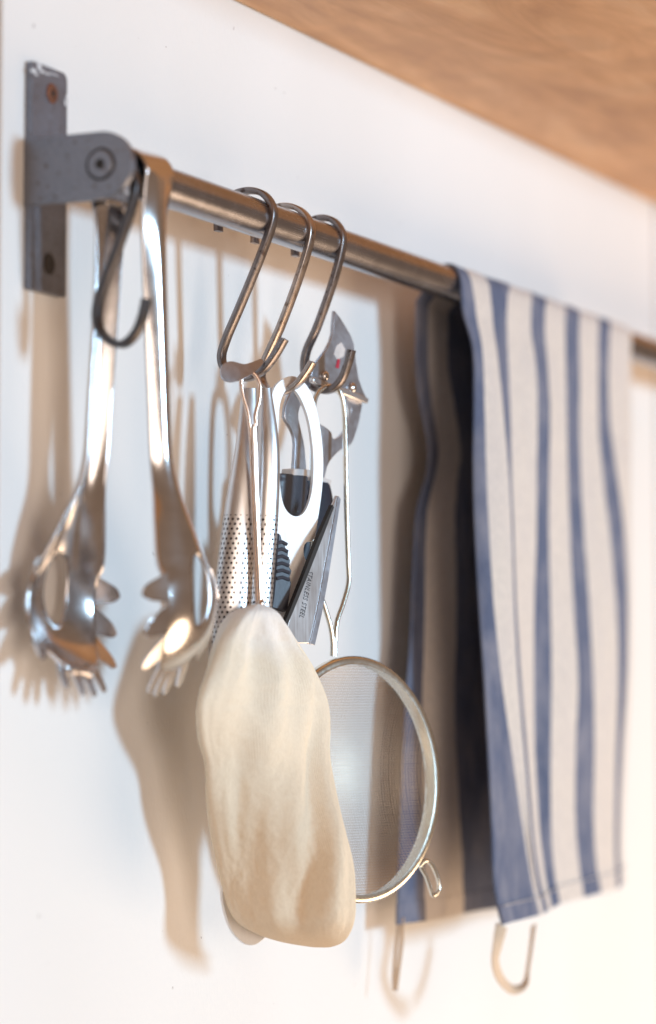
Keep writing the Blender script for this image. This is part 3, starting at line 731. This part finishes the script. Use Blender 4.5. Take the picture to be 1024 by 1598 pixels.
# front layer, traced as (row y at the near edge): picture x of the stripe boundaries and distance off the wall
fy = [470, 540, 620, 720, 820, 940, 1060, 1180, 1300, 1380, 1443]
BX = {  # boundary index -> x at each row
 0: [722, 739, 741, 739, 741, 747, 755, 761, 766, 769, 782],
 1: [741, 752, 755, 757, 761, 768, 780, 796, 812, 824, 836],
 2: [768, 776, 784, 792, 797, 800, 806, 815, 824, 832, 843],
 3: [790, 792, 795, 797, 800, 804, 811, 820, 829, 838, 850],
 4: [829, 837, 839, 837, 836, 832, 831, 832, 838, 846, 856],
 5: [850, 855, 858, 856, 855, 857, 858, 856, 856, 860, 868],
 6: [882, 883, 884, 885, 888, 893, 899, 894, 893, 898, 905],
 7: [904, 905, 904, 906, 911, 918, 923, 924, 922, 925, 932],
 8: [934, 934, 934, 942, 952, 960, 962, 958, 955, 955, 957],
 9: [951, 950, 954, 966, 975, 978, 975, 968, 963, 962, 964],
 10: [986, 986, 986, 984, 984, 984, 982, 976, 970, 968, 970]}
DD = {0: [.056, .0618, .0628, .0625, .063, .065, .0676, .070, .072, .0735, .077],
 1: [.058, .063, .065, .067, .068, .070, .071, .071, .070, .070, .071],
 2: [.057, .062, .067, .071, .072, .073, .073, .073, .072, .071, .070],
 3: [.056, .057, .060, .063, .064, .065, .065, .066, .065, .064, .064],
 4: [.056, .060, .062, .062, .060, .058, .057, .058, .060, .062, .064],
 5: [.056, .059, .062, .062, .060, .060, .061, .063, .063, .063, .064],
 6: [.056, .057, .058, .058, .059, .062, .065, .064, .063, .064, .065],
 7: [.056, .057, .057, .058, .060, .063, .064, .064, .062, .062, .062],
 8: [.055, .056, .057, .060, .063, .065, .064, .061, .059, .058, .058],
 9: [.055, .056, .057, .059, .061, .061, .060, .057, .055, .054, .054],
 10: [.055, .055, .056, .056, .057, .057, .056, .054, .053, .052, .052]}
NC, SUBC = 10, 6
def front(u, zrow):     # u in 0..10 columns, zrow 0..1 down the front
    r = zrow*(len(fy)-1); cols = []
    for j in range(11):
        cols.append((sm_tab(list(enumerate(BX[j])), r), sm_tab(list(enumerate(DD[j])), r)))
    x = sm_tab([(j, cols[j][0]) for j in range(11)], u); d = sm_tab([(j, cols[j][1]) for j in range(11)], u)
    return x, d
def front_pt(u, s):
    x, d = front(u, s)
    ynear = sm_tab(list(enumerate(fy)), s*(len(fy)-1))
    z = at(722, ynear, .06).z if s < .02 else at(745, ynear, .066).z
    if s < .10: z = at(722, fy[0], .056).z*(1-s/.10)+at(745, sm_tab(list(enumerate(fy)), .10*(len(fy)-1)), .066).z*(s/.10)
    z += .010*(max(0, u-1.6)/8.4)*max(0, (s-.55)/.45)+.002*math.sin(u*1.3)*max(0, s-.6)
    # find the point on the sight line column x at this height and distance
    p = at(x, 900, d); p2 = Vector((p.x, -d, z)); return p2
us = [i/SUBC for i in range(NC*SUBC+1)]
NF = 60
bm = bmesh.new(); uvl = bm.loops.layers.uv.new('uv'); G_ = []
fr = [[front_pt(u, i/NF) for u in us] for i in range(NF+1)]
# back layer: near edge wanders, the rest hangs flat near the wall
by = [472, 560, 620, 690, 735, 800, 900, 1000, 1100, 1250, 1350, 1436]
bx0 = [650, 650, 655, 668, 666, 651, 645, 641, 633, 626, 622, 620]
bw = [.0150, .0150, .0165, .0150, .0135, .0160, .0180, .0190, .0210, .0260, .0300, .0320]
bd = [.0215, .021, .020, .0175, .018, .020, .020, .020, .021, .021, .021, .021]
def back_pt(u, s):
    r = s*(len(by)-1); x0 = sm_tab(list(enumerate(bx0)), r); y = sm_tab(list(enumerate(by)), r); d = sm_tab(list(enumerate(bd)), r); w1 = sm_tab(list(enumerate(bw)), r)
    p = at(x0, y, d); z = at(650, y, .02).z
    wid = .0285
    X = p.x+min(u, 1)*w1+max(0, min(u-1, 1))*w1*2.3+max(0, min(1, u-2))*.078+max(0, u-3)*wid
    dd = d+(.0035*math.sin(u*2.4+r*.5)*min(1, u/1.5))*(.3+.7*s)
    return Vector((X, -dd, z))
bk = [[back_pt(u, i/NF) for u in us] for i in range(NF+1)]
rows = bk[::-1]
ARC = 14
for k in range(1, ARC):
    a = math.pi*k/ARC; f = k/ARC; R = .0114
    row = []
    for j in range(len(us)):
        b0, f0 = bk[0][j], fr[0][j]
        X = b0.x*(1-f)+f0.x*f
        yb, yf = b0.y, f0.y
        cy = -GAP; y = cy+R*math.cos(a); z = R*math.sin(a)+.0003*math.sin(us[j]*5)
        # ease into the hanging layers
        e = abs(2*f-1)**4
        ty, tz = (yb, b0.z*.35) if f < .5 else (yf, f0.z*.35)
        row.append(Vector((X, y*(1-e*.35)+ty*e*.35, z*(1-e)+(z*.5+tz*.5)*e)))
    rows.append(row)
rows += fr
VV = [[bm.verts.new(p) for p in r] for r in rows]
for i in range(len(rows)-1):
    for j in range(len(us)-1):
        f = bm.faces.new((VV[i][j], VV[i][j+1], VV[i+1][j+1], VV[i+1][j]))
        for lp, (ii, jj) in zip(f.loops, ((i, j), (i, j+1), (i+1, j+1), (i+1, j))):
            lp[uvl].uv = (us[jj]/10*.999-.0, ii/len(rows))
obj('towel_cloth', bm, MT['towel'], tw, smooth=80, solid=.0013)
# hems along the bottom edges
for nm, rw in (('hem', fr), ('hem', bk)):
    bm = bmesh.new(); uvl = bm.loops.layers.uv.new('uv'); a_, b_ = rw[-1], rw[-4]
    rr = []
    for j in range(len(us)):
        p, q = a_[j], b_[j]; t = (a_[min(j+1, len(us)-1)]-a_[max(0, j-1)]).normalized(); up_ = (q-p).normalized(); n = t.cross(up_).normalized()
        rr.append([p+n*.0011-up_*.0006, p+n*.0011+up_*.012, p-n*.0011+up_*.012, p-n*.0011-up_*.0006])
    R_ = loft(bm, rr)
    idx = {}
    for j, r in enumerate(R_):
        for v in r: idx[v] = us[j]
    for f in bm.faces:
        for lp in f.loops: lp[uvl].uv = (idx[lp.vert]/10*.999, .5+lp.vert.co.z)
    obj('hem', bm, MT['towel'], tw, smooth=60)
bm = bmesh.new(); ln = []
for j in range(len(us)-1):
    for q in (0, .5):
        a = fr[-1][j].lerp(fr[-1][j+1], q); b = fr[-1][j].lerp(fr[-1][j+1], q+.32); n = Vector((-.35, -.94, 0))*.0017
        tube(bm, [a+n+Vector((0, 0, .0108)), b+n+Vector((0, 0, .0108))], .00038, 5)
obj('stitching', bm, MT['collar'], tw, kind='stuff')
# tape loop sewn into the front hem, thin tan strip below the back hem
p0, p1 = at(783, 1444, .074), at(833, 1444, .070)
bm = bmesh.new()
L = crom([p0, at(777, 1472, .074), at(773, 1500, .073), at(781, 1526, .072), at(799, 1543, .073), at(818, 1534, .074), at(826, 1498, .071), p1], 8)
strip(bm, L, lambda s: (1, -.5+s*1.2, .25), .0080, .0008); obj('hanging_loop', bm, MT['tape'], tw, smooth=60)
bm = bmesh.new()
L = crom([at(628, 1432, .022), at(627, 1470, .021), at(621, 1520, .020), at(617, 1545, .019), at(615, 1520, .017), at(619, 1470, .017), at(624, 1432, .018)], 8)
strip(bm, L, (0, 1, .1), .0026, .0006); obj('hanging_loop', bm, MT['tape'], tw, smooth=60)
